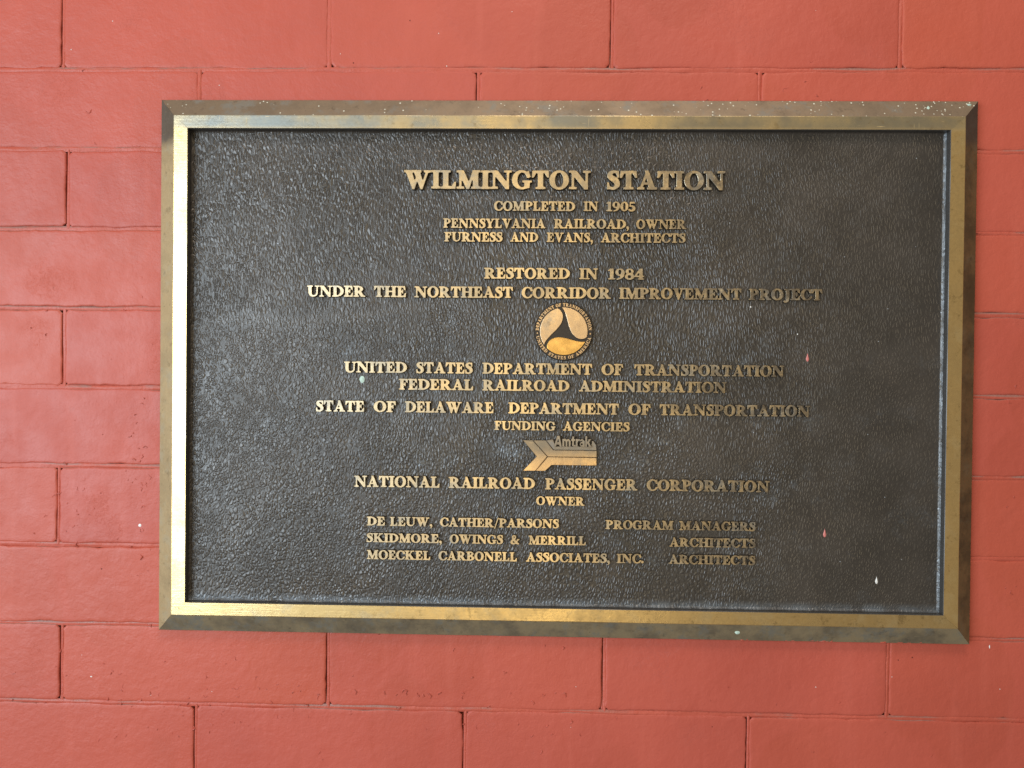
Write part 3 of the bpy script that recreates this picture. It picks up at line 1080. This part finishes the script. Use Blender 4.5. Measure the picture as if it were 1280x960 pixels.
ring("DEPARTMENT OF TRANSPORTATION", 179, 2, .0337, .0039, True)
ring("UNITED STATES OF AMERICA", 190, 348, .0337, .0039, False)
for a in (184.5, -5):
    v, f, mi = gdata('*')
    b = len(V)
    ca, sa = math.cos(math.radians(a)) * .0337, math.sin(math.radians(a)) * .0337
    V += [(ca + (x - .3) * .004, FY - seal_h + d * .001, sa + (y - .3) * .004) for x, d, y in v]
    F += [tuple(i + b for i in q) for q in f]
    MI += mi
mesh_obj("seal_lettering", V, F, [EMBLEM, SIDE], seal, mat_idx=MI)

# ---------------------------------------------------------------- arrow emblem
def em(px, py):
    return (-0.0489 + (px - 100) * 8.726e-5, 1.4097 - (py - 180) * 8.74e-5 - Z0)


def prism(name, pts, y0, y1, mats, parent, e=.0004):
    P = [em(*p) for p in pts]
    ar = sum(P[i - 1][0] * P[i][1] - P[i][0] * P[i - 1][1] for i in range(len(P)))
    if ar < 0:
        P = P[::-1]
    k = len(P)
    ins = []
    for i in range(k):
        a, b, c = Vector(P[i - 1]), Vector(P[i]), Vector(P[(i + 1) % k])
        n1 = Vector((-(b - a).y, (b - a).x)).normalized()
        n2 = Vector((-(c - b).y, (c - b).x)).normalized()
        m = (n1 + n2).normalized()
        ins.append(b + m * (e / max(.4, m.dot(n1))))
    v = [(a, y0, b) for a, b in P] + [(a, y1 + e, b) for a, b in P] + [(q.x, y1, q.y) for q in ins]
    f, mi = [], []
    for r in range(2):
        for i in range(k):
            j = (i + 1) % k
            f.append((r * k + i, r * k + j, (r + 1) * k + j, (r + 1) * k + i))
            mi.append(1 if r == 0 else 0)
    f.append(tuple(2 * k + i for i in range(k)))
    mi.append(0)
    return mesh_obj(name, v, f, mats, parent, mat_idx=mi)


EY = FY - .0040
arrow = prism("arrow_emblem", [(104, 184), (432, 184), (540, 285), (1172, 285), (1172, 534), (518, 534), (424, 622), (108, 622), (306, 415)],
              FY + .001, EY + .0006, [SIDE, SIDE], plaque)
arrow['label'] = "arrow emblem with a notched tail and a name in bold letters"
prism("arrow_strip", [(100, 180), (240, 180), (456, 415), (283, 627), (102, 627), (303, 415)], EY + .002, EY - .0012, [ARROW, SIDE], arrow)
prism("arrow_strip", [(249, 180), (436, 180), (545, 322), (1177, 324), (1177, 416), (466, 416)], EY + .002, EY - .0012, [ARROW, SIDE], arrow)
prism("arrow_strip", [(463, 423), (1177, 425), (1177, 539), (522, 539), (427, 627), (291, 627)], EY + .002, EY - .0012, [ARROW, SIDE], arrow)
prism("ledge", [(436, 180), (545, 166), (575, 262), (1092, 262), (1106, 180), (1132, 184), (1170, 240), (1177, 320), (548, 319)],
      EY + .003, EY - .0002, [DULL, SIDE], arrow, .0005)
V, F, MI = [], [], []
x = 0.0
seq = ['a_A', 'a_m', 'a_t', 'a_r', 'a_a', 'a_k']
tot = sum(ADV[c] for c in seq) + .04 * 5
lx0, zb0 = em(552, 266)
lx1, _ = em(1098, 266)
for c in seq:
    v, f, mi = gdata(c)
    b = len(V)
    s = (lx1 - lx0) / tot
    V += [(lx0 + (x + p) * s, EY + .0002 + d * .0034, zb0 + q * .0138) for p, d, q in v]
    F += [tuple(i + b for i in q) for q in f]
    MI += mi
    x += ADV[c] + .04
mesh_obj("name_lettering", V, F, [DULL, SIDE], arrow, mat_idx=MI)

# ---------------------------------------------------------------- drips and flecks on the panel
drop("paint_drip", 0.3109, 0.0188, FY, .0021, .0082, PINK, plaque, "upper pink paint drip", True)
drop("paint_drip", 0.3356, -0.2040, FY, .0021, .0084, PINK, plaque, "lower pink paint drip", True)
drop("paint_drip", 0.4017, -0.2630, FY, .0019, .0072, WHITE, plaque, "white paint drip near the lower right corner", True)
drop("paint_fleck", -0.2565, -0.0150, FY, .0036, .0050, GREEN, plaque, "pale green fleck under the left end of a letter row")
drop("paint_fleck", 0.2385, 0.082, FY, .0010, .0012, WHITE, plaque)
drop("paint_fleck", 0.298, 0.048, FY, .0008, .0010, WHITE, plaque)
drop("paint_fleck", 0.455, 0.304 + .027, -0.0135, .0022, .0040, GREEN, plaque)
drop("paint_fleck", 0.507, 0.3375, -0.0115, .0026, .0014, GREEN, plaque)
drop("paint_fleck", 0.2255, -0.331, -0.0150, .0032, .0022, GREEN, plaque)
for i in range(16):
    drop("paint_fleck", random.uniform(.20, .46), -0.3420 + random.uniform(-.0008, .0006), -0.0084, random.uniform(.001, .0045),
         random.uniform(.0004, .0010), PAINT, plaque, seed=i)
